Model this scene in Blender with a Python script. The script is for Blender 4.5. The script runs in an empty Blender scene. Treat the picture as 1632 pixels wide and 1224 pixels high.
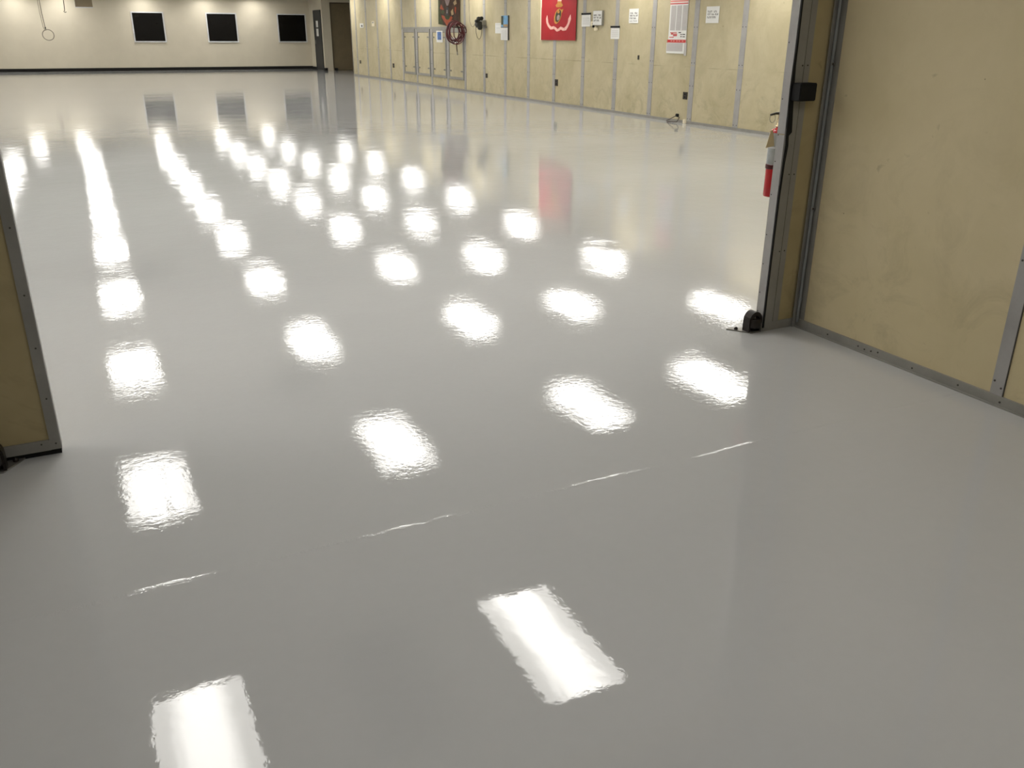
import bpy, bmesh, math, random
from mathutils import Vector, Matrix, noise
random.seed(7)
S = bpy.context.scene
C = S.collection
PI = math.pi

# ------------------------------------------------------------ camera
YAW, PITCH, ROLL, CAMH, FPX = 0.4589, 0.3853, 0.0059, 1.4294, 1375.7
fwd = Vector((math.sin(YAW)*math.cos(PITCH), math.cos(YAW)*math.cos(PITCH), -math.sin(PITCH)))
rgt = Vector((math.cos(YAW), -math.sin(YAW), 0))
up = rgt.cross(fwd)
r2 = rgt*math.cos(ROLL) + up*math.sin(ROLL)
u2 = -rgt*math.sin(ROLL) + up*math.cos(ROLL)
cd = bpy.data.cameras.new('camera')
cam = bpy.data.objects.new('camera', cd); C.objects.link(cam)
cam.matrix_world = Matrix(((r2.x, u2.x, -fwd.x, 0), (r2.y, u2.y, -fwd.y, 0), (r2.z, u2.z, -fwd.z, CAMH), (0, 0, 0, 1)))
cd.sensor_fit = 'HORIZONTAL'; cd.sensor_width = 36; cd.lens = FPX/1632*36
cd.clip_start = 0.05; cd.clip_end = 200
S.camera = cam

# ------------------------------------------------------------ world, exposure
w = bpy.data.worlds.new('world'); S.world = w; w.use_nodes = True
w.node_tree.nodes['Background'].inputs[0].default_value = (0.9, 0.95, 1, 1)
w.node_tree.nodes['Background'].inputs[1].default_value = 0.02
S.view_settings.view_transform = 'Standard'; S.view_settings.look = 'None'
S.view_settings.gamma = 1; S.view_settings.use_curve_mapping = False
S.view_settings.exposure = 0.0
LIGHT_STRENGTH = 11.0

# ------------------------------------------------------------ dimensions (metres)
XR, YF, YD, XN, HC = 9.635, 39.07, 3.26, 3.29, 2.69
T0, SP = 11.42, 1.22
XL, YB, XNL = -7.0, -4.5, -4.0
YRE = 32.7            # end of the long right wall
YP, XP = 37.0, 9.71   # pier beside the far doors

# ------------------------------------------------------------ materials
def srgb(r, g, b):
    f = lambda c: (c/255/12.92) if c/255 <= 0.04045 else ((c/255+0.055)/1.055)**2.4
    return (f(r), f(g), f(b), 1)

class NT:
    def __init__(s, name):
        s.m = bpy.data.materials.new(name); s.m.use_nodes = True
        s.t = s.m.node_tree; s.n = s.t.nodes; s.b = s.n['Principled BSDF']
    def add(s, typ, **kw):
        n = s.n.new(typ)
        for k, v in kw.items():
            if k in n.inputs.keys() if isinstance(k, str) else False: n.inputs[k].default_value = v
            else: setattr(n, k, v)
        return n
    def l(s, a, b): s.t.links.new(a, b)
    def noise(s, scale, detail=3, rough=.5, vec=None, dist=0):
        n = s.n.new('ShaderNodeTexNoise'); n.inputs['Scale'].default_value = scale
        n.inputs['Detail'].default_value = detail; n.inputs['Roughness'].default_value = rough
        n.inputs['Distortion'].default_value = dist
        if vec: s.l(vec, n.inputs['Vector'])
        return n.outputs['Fac']
    def obj(s): return s.n.new('ShaderNodeTexCoord').outputs['Object']
    def geo(s): return s.n.new('ShaderNodeNewGeometry').outputs['Position']
    def ramp(s, fac, stops):
        r = s.n.new('ShaderNodeValToRGB'); s.l(fac, r.inputs[0])
        e = r.color_ramp.elements
        while len(e) < len(stops): e.new(0.5)
        for i, (p, c) in enumerate(stops): e[i].position = p; e[i].color = c
        return r.outputs[0]
    def mix(s, fac, a, b, mode='MIX'):
        x = s.n.new('ShaderNodeMix'); x.data_type = 'RGBA'; x.blend_type = mode
        for i, v in ((0, fac), (6, a), (7, b)):
            if hasattr(v, 'links') or hasattr(v, 'is_linked'): s.l(v, x.inputs[i])
            else: x.inputs[i].default_value = v
        return x.outputs[2]
    def math(s, op, a, b=None, c=None):
        x = s.n.new('ShaderNodeMath'); x.operation = op
        for i, v in enumerate((a, b, c)):
            if v is None: continue
            if hasattr(v, 'is_linked'): s.l(v, x.inputs[i])
            else: x.inputs[i].default_value = v
        return x.outputs[0]

def mat(name, col, rough=.5, metal=0, var=.08, scale=6, spec=.5, bump=0):
    t = NT(name); o = t.obj()
    f = t.noise(scale, 4, .6, o)
    dark = tuple(c*(1-var) for c in col[:3]) + (1,); light = tuple(min(1, c*(1+var)) for c in col[:3]) + (1,)
    t.l(t.ramp(f, [(.3, dark), (.7, light)]), t.b.inputs['Base Color'])
    t.b.inputs['Roughness'].default_value = rough; t.b.inputs['Metallic'].default_value = metal
    t.b.inputs['Specular IOR Level'].default_value = spec
    if bump:
        bn = t.n.new('ShaderNodeBump'); bn.inputs['Distance'].default_value = bump
        t.l(t.noise(scale*6, 3, .6, o), bn.inputs['Height']); t.l(bn.outputs[0], t.b.inputs['Normal'])
    return t.m

def floor_mat():
    t = NT('glossy_grey_epoxy'); p = t.geo()
    sep = t.n.new('ShaderNodeSeparateXYZ'); t.l(p, sep.inputs[0])
    y = sep.outputs['Y']; x = sep.outputs['X']
    f = t.noise(.7, 4, .6, p); f2 = t.noise(25, 3, .6, p)
    col = t.ramp(f, [(.3, (.455, .458, .458, 1)), (.7, (.478, .481, .481, 1))])
    col = t.mix(.04, col, t.ramp(f2, [(.3, (.4, .4, .39, 1)), (.7, (.6, .6, .59, 1))]))
    t.l(col, t.b.inputs['Base Color'])
    # far coat is laid with more texture than the pool of epoxy before the threshold
    far = t.n.new('ShaderNodeMapRange'); t.l(y, far.inputs[0])
    far.inputs[1].default_value = 1.9; far.inputs[2].default_value = 2.9
    farv = far.outputs[0]
    rr = t.math('MULTIPLY_ADD', farv, .01, .015)
    t.l(rr, t.b.inputs['Roughness'])
    t.b.inputs['IOR'].default_value = 1.5
    # orange peel
    peel = t.noise(42, 3, .6, p)
    peel_amp = t.math('MULTIPLY_ADD', farv, 2.0e-4, 1.1e-4)
    h1 = t.math('MULTIPLY', peel, peel_amp)
    wav = t.noise(5, 2, .5, p)
    h2 = t.math('MULTIPLY', wav, 6.0e-4)
    deep = t.n.new('ShaderNodeMapRange'); t.l(y, deep.inputs[0])
    deep.inputs[1].default_value = 2.5; deep.inputs[2].default_value = 8.0
    h2 = t.math('ADD', h2, t.math('MULTIPLY', t.noise(8, 3, .6, p), t.math('MULTIPLY', deep.outputs[0], 8.5e-4)))
    wav2 = t.noise(1.1, 2, .5, p)
    h3 = t.math('MULTIPLY', wav2, 3.0e-3)
    # coat lap line parallel to the doorway
    yn = t.math('ADD', y, t.math('MULTIPLY', t.noise(3, 3, .6, p), .03))
    d = t.math('SUBTRACT', yn, 2.25)
    g = t.math('POWER', 2.718, t.math('MULTIPLY', t.math('MULTIPLY', d, d), -9000))
    h4 = t.math('MULTIPLY', g, t.math('MULTIPLY', t.ramp(t.noise(7, 5, .75, p), [(.42, (0, 0, 0, 1)), (.62, (1, 1, 1, 1))]), 1.1e-3))
    h = t.math('ADD', t.math('ADD', h1, h2), t.math('ADD', h3, h4))
    bn = t.n.new('ShaderNodeBump'); bn.inputs['Strength'].default_value = 1; bn.inputs['Distance'].default_value = 1
    t.l(h, bn.inputs['Height']); t.l(bn.outputs[0], t.b.inputs['Normal'])
    return t.m

def panel_mat(name, col, col2, seam_z=None, axis='Y'):
    """painted fibreboard: cream with scuffs, soft stains near the bottom and small dark dings"""
    t = NT(name); p = t.geo()
    sep = t.n.new('ShaderNodeSeparateXYZ'); t.l(p, sep.inputs[0]); z = sep.outputs['Z']
    f = t.noise(1.6, 5, .62, p, .4)
    base = t.ramp(f, [(.32, col2), (.62, col)])
    # vertical streaky brush texture
    mp = t.n.new('ShaderNodeMapping'); t.l(p, mp.inputs[0]); mp.inputs['Scale'].default_value = (9, 9, 1.2)
    st = t.noise(3, 4, .6, mp.outputs[0])
    base = t.mix(t.math('MULTIPLY', st, .25), base, col2)
    # scuffs in the lower metre
    low = t.n.new('ShaderNodeMapRange'); t.l(z, low.inputs[0])
    low.inputs[1].default_value = 1.15; low.inputs[2].default_value = .1
    low.inputs[3].default_value = .12; low.inputs[4].default_value = .6
    sc = t.ramp(t.noise(3.2, 6, .7, p, 1.0), [(.50, (0, 0, 0, 1)), (.68, (1, 1, 1, 1))])
    fac = t.math('MULTIPLY', sc, low.outputs[0])
    base = t.mix(t.math('MULTIPLY', fac, .8), base, tuple(c*.62 for c in col2[:3])+(1,))
    big = t.ramp(t.noise(1.9, 4, .65, p, .6), [(.48, (0, 0, 0, 1)), (.70, (1, 1, 1, 1))])
    base = t.mix(t.math('MULTIPLY', t.math('MULTIPLY', big, low.outputs[0]), .5), base, tuple(c*.7 for c in col2[:3])+(1,))
    # small dings
    v = t.n.new('ShaderNodeTexVoronoi'); t.l(p, v.inputs['Vector']); v.inputs['Scale'].default_value = 3.6
    ding = t.math('LESS_THAN', v.outputs['Distance'], .018)
    base = t.mix(t.math('MULTIPLY', ding, .6), base, (.12, .1, .06, 1))
    sm = t.ramp(t.noise(11, 3, .55, p, .3), [(.70, (0, 0, 0, 1)), (.76, (1, 1, 1, 1))])
    base = t.mix(t.math('MULTIPLY', sm, .4), base, tuple(c*.5 for c in col2[:3])+(1,))
    if seam_z:
        zz = t.math('ADD', z, t.math('MULTIPLY', t.noise(4, 2, .5, p), .02))
        ln = t.math('LESS_THAN', t.math('ABSOLUTE', t.math('SUBTRACT', zz, seam_z)), .008)
        ln = t.math('MULTIPLY', ln, t.ramp(t.noise(1.3, 3, .6, p), [(.42, (0, 0, 0, 1)), (.6, (1, 1, 1, 1))]))
        base = t.mix(t.math('MULTIPLY', ln, .45), base, (.2, .16, .09, 1))
    t.l(base, t.b.inputs['Base Color'])
    t.b.inputs['Roughness'].default_value = .55; t.b.inputs['Specular IOR Level'].default_value = .3
    bn = t.n.new('ShaderNodeBump'); bn.inputs['Distance'].default_value = .002; bn.inputs['Strength'].default_value = .5
    t.l(t.noise(7, 5, .6, p), bn.inputs['Height']); t.l(bn.outputs[0], t.b.inputs['Normal'])
    return t.m

def strip_mat(name, col, rough=.45):
    t = NT(name); p = t.geo()
    f = t.noise(5, 5, .65, p)
    base = t.ramp(f, [(.3, tuple(c*.82 for c in col[:3])+(1,)), (.65, col)])
    sc = t.ramp(t.noise(22, 4, .7, p, .6), [(.66, (0, 0, 0, 1)), (.74, (1, 1, 1, 1))])
    base = t.mix(t.math('MULTIPLY', sc, .5), base, tuple(c*.45 for c in col[:3])+(1,))
    t.l(base, t.b.inputs['Base Color']); t.b.inputs['Roughness'].default_value = rough
    t.b.inputs['Metallic'].default_value = .15
    return t.m

def ceil_mat():
    t = NT('ceiling_tile'); p = t.geo()
    sep = t.n.new('ShaderNodeSeparateXYZ'); t.l(p, sep.inputs[0])
    gx = t.math('LESS_THAN', t.math('ABSOLUTE', t.math('SUBTRACT', t.math('FRACT', t.math('MULTIPLY', sep.outputs[0], 1/.61)), .5)), .018)
    gy = t.math('LESS_THAN', t.math('ABSOLUTE', t.math('SUBTRACT', t.math('FRACT', t.math('MULTIPLY', sep.outputs[1], 1/1.22)), .5)), .009)
    g = t.math('MAXIMUM', gx, gy)
    f = t.ramp(t.noise(40, 3, .6, p), [(.3, (.60, .59, .55, 1)), (.7, (.68, .67, .63, 1))])
    t.l(t.mix(g, f, (.7, .7, .68, 1)), t.b.inputs['Base Color']); t.b.inputs['Roughness'].default_value = .9
    return t.m

def lens_mat():
    t = NT('prismatic_lens_glow'); o = t.obj()
    sep = t.n.new('ShaderNodeSeparateXYZ'); t.l(o, sep.inputs[0])
    # two tubes glow through the lens: brighter towards the middle of the width
    a = t.math('ABSOLUTE', sep.outputs[0])
    m = t.n.new('ShaderNodeMapRange'); m.interpolation_type = 'SMOOTHSTEP'; t.l(a, m.inputs[0])
    m.inputs[1].default_value = .08; m.inputs[2].default_value = .24; m.inputs[3].default_value = 1.35*LIGHT_STRENGTH; m.inputs[4].default_value = .62*LIGHT_STRENGTH
    t.b.inputs['Base Color'].default_value = (.8, .8, .8, 1)
    t.b.inputs['Emission Color'].default_value = (1, .975, .925, 1)
    t.l(m.outputs[0], t.b.inputs['Emission Strength'])
    return t.m

M = {}
M['floor'] = floor_mat()
M['cream'] = panel_mat('cream_panel', srgb(195, 185, 154), srgb(176, 165, 132), .93)
M['cream_near'] = panel_mat('cream_panel_near', srgb(209, 195, 160), srgb(200, 186, 149))
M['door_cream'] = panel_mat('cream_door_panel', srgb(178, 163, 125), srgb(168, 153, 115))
M['farwall'] = mat('far_wall_paint', srgb(203, 195, 176), .6, 0, .03, 2, .3)
M['strip'] = strip_mat('grey_seam_strip', srgb(168, 166, 164))
M['strip_d'] = strip_mat('dull_grey_edging', srgb(150, 148, 142))
M['black'] = mat('black_rubber', (.007, .007, .007, 1), .7, spec=.3)
M['blackbase'] = mat('black_vinyl_base', (.008, .007, .006, 1), .6, spec=.2)
M['pane'] = mat('dark_window_glass', (.004, .0035, .003, 1), .2, 0, .3, 2, .15)
M['silver'] = mat('window_frame_metal', srgb(205, 206, 208), .35, .2)
M['brown'] = mat('brown_door_paint', srgb(122, 109, 84), .55, 0, .1, 3)
M['brown_d'] = mat('brown_door_frame_paint', srgb(92, 80, 60), .55)
M['slate'] = mat('slate_door_paint', srgb(44, 45, 44), .55)
M['ceil'] = ceil_mat()
M['lens'] = lens_mat()
t_ = NT('passage_fill_glow'); t_.b.inputs['Emission Color'].default_value = (1, .97, .92, 1); t_.b.inputs['Emission Strength'].default_value = 6.5; M['lensfill'] = t_.m  # glow of the added fill lights over the passage
M['white'] = mat('white_enamel', srgb(225, 225, 220), .4)
M['paper'] = mat('white_paper', srgb(226, 226, 222), .7, 0, .02)
M['paper2'] = mat('cream_paper', srgb(236, 226, 200), .7, 0, .02)
M['ink'] = mat('dark_ink', srgb(60, 58, 52), .7)
M['greyink'] = mat('grey_ink', srgb(150, 148, 146), .7)
M['redink'] = mat('red_ink', srgb(196, 50, 48), .7)
M['pinkink'] = mat('pink_ink', srgb(214, 140, 132), .7)
M['greychart'] = mat('grey_table_print', srgb(184, 180, 178), .7, 0, .03, 30)
M['bluepic'] = mat('blue_picture', srgb(70, 105, 160), .5, 0, .5, 14)
M['skypic'] = mat('sky_picture', srgb(110, 165, 205), .5, 0, .35, 9)
M['greenpic'] = mat('dark_green_picture', srgb(50, 62, 44), .6, 0, .4, 12)
M['red'] = mat('red_cloth', srgb(160, 17, 27), .75, 0, .1, 3)
M['ribbon'] = mat('pale_pink_ribbon', srgb(232, 178, 166), .8, 0, .15, 18)
M['gold'] = mat('gold_embroidery', srgb(178, 122, 48), .7, 0, .3, 25)
M['darkgreen'] = mat('dark_globe_cloth', srgb(56, 56, 34), .8, 0, .5, 25)
M['greysilver'] = mat('grey_globe_patch', srgb(150, 130, 125), .8, 0, .3, 25)
M['camo'] = mat('dark_brown_cloth', srgb(66, 42, 24), .85, 0, .6, 9)
M['camogreen'] = mat('olive_cloth', srgb(62, 68, 36), .85, 0, .4, 12)
M['orange'] = mat('orange_cloth', srgb(158, 72, 36), .85, 0, .25, 14)
M['tanpic'] = mat('tan_cloth', srgb(176, 150, 112), .85, 0, .3, 20)
M['hose'] = mat('maroon_hose_rubber', srgb(78, 26, 32), .4, 0, .25, 10)
M['hosedark'] = mat('dark_hose_rubber', srgb(60, 44, 36), .5)
M['darkplastic'] = mat('dark_plastic', srgb(34, 34, 30), .5)
M['greymetal'] = mat('grey_galvanised_metal', srgb(140, 138, 130), .4, .4)
M['cord'] = mat('grey_cord', srgb(120, 112, 100), .6)
M['extred'] = mat('red_extinguisher_enamel', srgb(176, 18, 26), .25)
M['extlabel'] = mat('silver_grey_label', srgb(160, 164, 166), .4, 0, .12, 30)
M['extdark'] = mat('dark_red_band', srgb(72, 8, 14), .35)
M['brass'] = mat('bright_brass', srgb(214, 196, 160), .2, .9)
M['steel'] = mat('worn_steel', srgb(132, 130, 124), .4, .6)
M['castiron'] = mat('dark_cast_iron', srgb(34, 28, 24), .38, .3)
M['pipe'] = mat('painted_conduit', srgb(138, 142, 144), .3, .2)
M['rivet'] = mat('dark_rivet', srgb(60, 58, 52), .5)
M['socket'] = mat('dark_brown_plastic', srgb(38, 30, 18), .5)
M['vent'] = mat('dull_grey_vent', srgb(58, 57, 54), .7)
M['tag'] = mat('manila_tag', srgb(190, 180, 156), .7)

# ------------------------------------------------------------ mesh helpers
class MB:
    def __init__(s): s.v = []; s.f = []; s.mi = []; s.mats = []; s.smooth = []
    def mid(s, m):
        if m not in s.mats: s.mats.append(m)
        return s.mats.index(m)
    def add(s, vs, fs, m, smooth=False):
        b = len(s.v); s.v += [tuple(v) for v in vs]; k = s.mid(m)
        for f in fs: s.f.append([b+i for i in f]); s.mi.append(k); s.smooth.append(smooth)
        return s
    def box(s, x0, x1, y0, y1, z0, z1, m, bev=0):
        if bev:
            bm = bmesh.new(); bmesh.ops.create_cube(bm, size=1)
            for v in bm.verts: v.co = ((x0+x1)/2+v.co.x*(x1-x0), (y0+y1)/2+v.co.y*(y1-y0), (z0+z1)/2+v.co.z*(z1-z0))
            bmesh.ops.bevel(bm, geom=bm.edges[:], offset=bev, segments=2, affect='EDGES')
            bm.verts.index_update()
            s.add([v.co[:] for v in bm.verts], [[v.index for v in f.verts] for f in bm.faces], m); bm.free()
            return s
        vs = [(x0, y0, z0), (x1, y0, z0), (x1, y1, z0), (x0, y1, z0), (x0, y0, z1), (x1, y0, z1), (x1, y1, z1), (x0, y1, z1)]
        return s.add(vs, [(0, 3, 2, 1), (4, 5, 6, 7), (0, 1, 5, 4), (1, 2, 6, 5), (2, 3, 7, 6), (3, 0, 4, 7)], m)
    def tube(s, pts, r, m, n=10, cap=True):
        pts = [Vector(p) for p in pts]; rings = []
        rs = r if isinstance(r, (list, tuple)) else [r]*len(pts)
        t0 = (pts[1]-pts[0]).normalized()
        a = t0.orthogonal().normalized()
        for i, p in enumerate(pts):
            t = (pts[min(i+1, len(pts)-1)]-pts[max(i-1, 0)]).normalized()
            a = (a - t*a.dot(t)).normalized(); b = t.cross(a)
            rings.append([p+(a*math.cos(2*PI*k/n)+b*math.sin(2*PI*k/n))*rs[i] for k in range(n)])
        vs = [v for q in rings for v in q]; fs = []
        for i in range(len(pts)-1):
            for k in range(n):
                fs.append((i*n+k, i*n+(k+1) % n, (i+1)*n+(k+1) % n, (i+1)*n+k))
        if cap: fs.append(tuple(range(n-1, -1, -1))); fs.append(tuple((len(pts)-1)*n+k for k in range(n)))
        return s.add(vs, fs, m, True)
    def prism(s, poly, o, ax, ay, an, th, m):
        """outline poly [(a,b)] in the plane o + a*ax + b*ay, thickened by th along an"""
        o, ax, ay, an = map(Vector, (o, ax, ay, an)); n = len(poly)
        lo = [o+ax*a+ay*b for a, b in poly]; hi = [p+an*th for p in lo]
        fs = [tuple(range(n)), tuple(range(2*n-1, n-1, -1))] + [(i, n+i, n+(i+1) % n, (i+1) % n) for i in range(n)]
        return s.add(lo+hi, fs, m)
    def lathe(s, prof, base, m, n=24, axis='Z'):
        base = Vector(base); vs = []
        for r, h in prof:
            for k in range(n):
                c, q = r*math.cos(2*PI*k/n), r*math.sin(2*PI*k/n)
                vs.append(base+(Vector((c, q, h)) if axis == 'Z' else Vector((c, h, q)) if axis == 'Y' else Vector((h, c, q))))
        fs = [(i*n+k, i*n+(k+1) % n, (i+1)*n+(k+1) % n, (i+1)*n+k) for i in range(len(prof)-1) for k in range(n)]
        fs += [tuple(range(n-1, -1, -1)), tuple((len(prof)-1)*n+k for k in range(n))]
        return s.add(vs, fs, m, True)
    def build(s, name, parent=None, origin=None):
        me = bpy.data.meshes.new(name)
        if origin is None and parent is None:
            xs = [v[0] for v in s.v]; ys = [v[1] for v in s.v]; zs = [v[2] for v in s.v]
            origin = ((min(xs)+max(xs))/2, (min(ys)+max(ys))/2, min(zs))
        if parent is not None:
            origin = tuple(parent['_o']) if '_o' in parent else (0, 0, 0)
        o = Vector(origin)
        me.from_pydata([Vector(v)-o for v in s.v], [], s.f)
        for m in s.mats: me.materials.append(M[m])
        for p, k, sm in zip(me.polygons, s.mi, s.smooth): p.material_index = k; p.use_smooth = sm
        bm = bmesh.new(); bm.from_mesh(me); bmesh.ops.recalc_face_normals(bm, faces=bm.faces[:]); bm.to_mesh(me); bm.free()
        if any(s.smooth):
            try: me.set_sharp_from_angle(angle=math.radians(40))
            except Exception: pass
        ob = bpy.data.objects.new(name, me); C.objects.link(ob)
        if parent is not None: ob.parent = parent
        else: ob.location = o
        ob['_o'] = list(o)
        return ob

def tag(o, label=None, cat=None, group=None, kind=None):
    for k, v in (('label', label), ('category', cat), ('group', group), ('kind', kind)):
        if v: o[k] = v
    return o
def thing(name, label, cat, loc, group=None, kind=None):
    o = bpy.data.objects.new(name, None); C.objects.link(o); o.location = loc; o['_o'] = list(loc)
    o.empty_display_size = .1
    return tag(o, label, cat, group, kind)
def struct(name, mb, label=None): return tag(mb.build(name), label, None, None, 'structure')
def B(*a, **k): return MB().box(*a, **k)
tn = [0]
def trim(mb, label=None):
    tn[0] += 1
    return struct('trim_%d' % tn[0], mb, label)

# ------------------------------------------------------------ the shell
fl = MB().add([(XL-.2, YB-.2, 0), (13, YB-.2, 0), (13, 40, 0), (XL-.2, 40, 0), (XL-.2, YB-.2, -.1), (13, YB-.2, -.1), (13, 40, -.1), (XL-.2, 40, -.1)],
              [(0, 1, 2, 3), (7, 6, 5, 4), (0, 4, 5, 1), (1, 5, 6, 2), (2, 6, 7, 3), (3, 7, 4, 0)], 'floor')
struct('floor', fl, 'glossy light grey epoxy floor')
struct('ceiling', B(XL-.2, 13, YB-.2, 40, HC, HC+.1, 'ceil'), 'white tile ceiling')
struct('wall_far', B(XL, XP+.15, YF, YF+.15, 0, HC, 'farwall'), 'off white far wall with three dark windows')
struct('wall_right', B(XR, XR+.12, YD+.12, YRE, 0, HC, 'cream'), 'cream panelled wall with grey seam strips')
struct('wall_left', B(XL-.15, XL, YB, YF, 0, HC, 'farwall'))
# partition between the passage and the hall, with the wide opening
PY0, PY1 = YD-.14, YD-.012
pw = B(XL, -1.1, PY0, PY1, 0, HC, 'cream_near')
pw.box(-1.1, XN, PY0, PY1, 2.42, HC, 'cream_near')
struct('wall_front', pw)
struct('wall_front_side', B(XN+.1, XR+.1, PY0, PY1, 0, HC, 'cream'))
struct('wall_near_right', B(XN, XN+.1, YB, PY1, 0, HC, 'cream_near'), 'cream panel wall close on the right')
struct('wall_near_left', B(XNL-.1, XNL, YB, PY0, 0, HC, 'cream_near'))
struct('wall_back', B(XNL, XN, YB-.1, YB, 0, HC, 'cream_near'))
# recess at the far right corner
DX0, DX1, DZ = 10.045, 11.14, 2.56
rc = MB()
rc.box(XP, DX0, YP, YF+.15, 0, HC, 'farwall').box(DX1, 13, YP, YF+.15, 0, HC, 'farwall').box(DX0, DX1, YP, YF+.15, DZ, HC, 'farwall').box(DX0, DX1, YP+.35, YF+.15, 0, DZ, 'farwall')
struct('wall_recess', rc, 'pale pier around the brown door')
struct('wall_recess_side', B(12.9, 13, YRE-2, YP, 0, HC, 'cream'))
struct('wall_recess_return', B(XR+.12, 13, YRE-.12, YRE, 0, HC, 'cream'))
struct('baseboard_far', B(XL, XP, YF-.015, YF, 0, .115, 'blackbase'), 'black base along the far wall')
struct('baseboard_recess', B(XP-.012, XP, YP, YP+.2, 0, .1, 'blackbase').box(XP-.012, XP, 38.24, YF-.015, 0, .1, 'blackbase').box(XP-.012, DX0-.24, YP-.012, YP, 0, .1, 'blackbase'))
# base strip along right wall, dirty grey
struct('baseboard_right', B(XR-.012, XR, YD+.12, YRE, 0, .045, 'strip_d'), 'grey strip at the foot of the cream wall')

# seam strips of the long right wall: lower and upper length with a joint at 0.95 m
def wall_strip(y, wd=.062):
    m = MB().box(XR-.006, XR, y-wd, y+wd, .045, .944, 'strip').box(XR-.006, XR, y-wd, y+wd, .95, HC, 'strip')
    for z in (.08, .62, .99, 1.55, 2.1):
        for s in (-1, 1): m.lathe([(.009, 0), (.009, .002)], (XR-.008, y+s*wd*.6, z), 'rivet', 6, 'X')
    return m
k = -6
while T0+SP*k < YRE-.3:
    trim(wall_strip(T0+SP*k)); k += 1
trim(B(XR-.02, XR+.12, YRE, YRE+.02, 0, HC, 'strip_d'))

# near right wall: foot channel, seam strips, corner angle and conduit
fc = B(XN-.012, XN, YB, PY1, .0, .045, 'strip_d').box(XN-.02, XN-.012, YB, PY1, 0, .006, 'strip_d')
y = 3.02
while y > -1:
    fc.lathe([(.0045, 0), (.0045, .002)], (XN-.014, y, .027+.006*random.uniform(-1, 1)), 'rivet', 8, 'X'); y -= random.choice((.04, .2, .24, .24))
struct('baseboard_near_right', fc, 'grey riveted channel at the foot of the near wall')
for i in range(0, 5):
    y = 2.09-SP*i
    m = B(XN-.004, XN, y-.028, y+.028, .045, HC, 'strip').box(XN-.0045, XN, y-.032, y-.028, .045, HC, 'rivet')
    for z in (.09, .6, 1.1, 1.6, 2.1):
        for s in (-1, 1): m.lathe([(.0045, 0), (.0045, .002)], (XN-.006, y+s*.017, z+.012*s), 'rivet', 8, 'X')
    trim(m)
trim(B(XN-.004, XN, PY1-.045, PY1, .045, HC, 'strip_d'))

# ------------------------------------------------------------ far windows
for i, (x0, x1) in enumerate(((2.81, 3.91), (5.58, 6.69), (8.40, 9.51))):
    z0, z1 = 1.09, 2.11
    o = B(x0-.0, x1+.0, YF-.012, YF-.004, z0, z1, 'pane').build('window_%d' % (i+1)); tag(o, 'dark square window set in the far wall', None, None, 'structure')
    t = .045
    f = MB().box(x0-t, x1+t, YF-.03, YF, z1, z1+t, 'silver').box(x0-t, x1+t, YF-.045, YF, z0-t, z0, 'silver')
    f.box(x0-t, x0, YF-.03, YF, z0, z1, 'silver').box(x1, x1+t, YF-.03, YF, z0, z1, 'silver')
    f.build('window_frame', o)

# ------------------------------------------------------------ far doors
d = B(XP-.03, XP+.0, 37.2, 38.23, .01, 2.24, 'slate').build('door_1'); tag(d, 'dark slate door with narrow vision panes', None, None, 'structure')
B(XP-.04, XP-.001, 37.16, 37.2, 0, 2.28, 'slate').box(XP-.04, XP-.001, 38.23, 38.27, 0, 2.28, 'slate').box(XP-.04, XP-.001, 37.2, 38.23, 2.24, 2.28, 'slate').build('door_frame', d)
vf = B(XP-.036, XP-.03, 37.5, 37.95, 1.27, 1.92, 'rivet').build('vision_frame', d)
B(XP-.04, XP-.036, 37.56, 37.88, 1.64, 1.88, 'white').box(XP-.04, XP-.036, 37.56, 37.88, 1.3, 1.58, 'white').build('vision_pane', vf)
B(XP-.07, XP-.03, 38.05, 38.09, 1.0, 1.15, 'steel', bev=.004).build('door_handle', d)
d = B(DX0+.05, DX1-.05, YP+.1, YP+.15, .01, DZ-.05, 'brown').build('door_2'); tag(d, 'tall plain brown door in the recess', None, None, 'structure')
B(DX0, DX0+.05, YP+.02, YP+.2, 0, DZ, 'brown_d').box(DX1-.05, DX1, YP+.02, YP+.2, 0, DZ, 'brown_d').box(DX0+.05, DX1-.05, YP+.02, YP+.2, DZ-.05, DZ, 'brown_d').build('door_frame', d)
B(DX0+.07, DX0+.2, YP+.04, YP+.1, 0, .09, 'black', bev=.01).build('door_stop', d)

# ------------------------------------------------------------ sliding doors at the opening
# right leaf
DT = .052
o = thing('sliding_door', 'cream sliding door leaf edged in grey metal, right side of the opening', 'sliding door', (4.1, YD+DT/2, 0))
X0 = 3.057
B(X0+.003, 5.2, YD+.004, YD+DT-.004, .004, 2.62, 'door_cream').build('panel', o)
e = B(X0, X0+.003, YD, YD+DT, .001, .987, 'strip').box(X0, X0+.003, YD, YD+DT, .992, 2.45, 'strip')
for z in (.1, .2, .35, .5, .7, .86, .985, 1.15, 1.4, 1.7):
    e.lathe([(.003, 0), (.003, .0015)], (X0-.0015, YD+.042, z), 'rivet', 8, 'X')
e.build('edge_strip', o)
m = B(X0+.003, X0+.068, YD-.003, YD+.004, .045, 2.45, 'strip_d').box(X0+.066, X0+.068, YD-.0035, YD+.004, .045, 2.45, 'rivet')
m.box(X0+.068, X0+.105, YD-.0015, YD+.004, .045, 2.45, 'strip_d')
for z in (.42, .80, 1.30, 1.8):
    for q in (.056, .088): m.lathe([(.0035, 0), (.0035, .002)], (X0+q, YD-.005, z+random.uniform(-.003, .003)), 'rivet', 8, 'Y')
m.build('face_strip', o)
B(X0+.003, 5.2, YD-.004, YD+.004, .001, .045, 'strip_d').build('bottom_channel', o)
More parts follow.
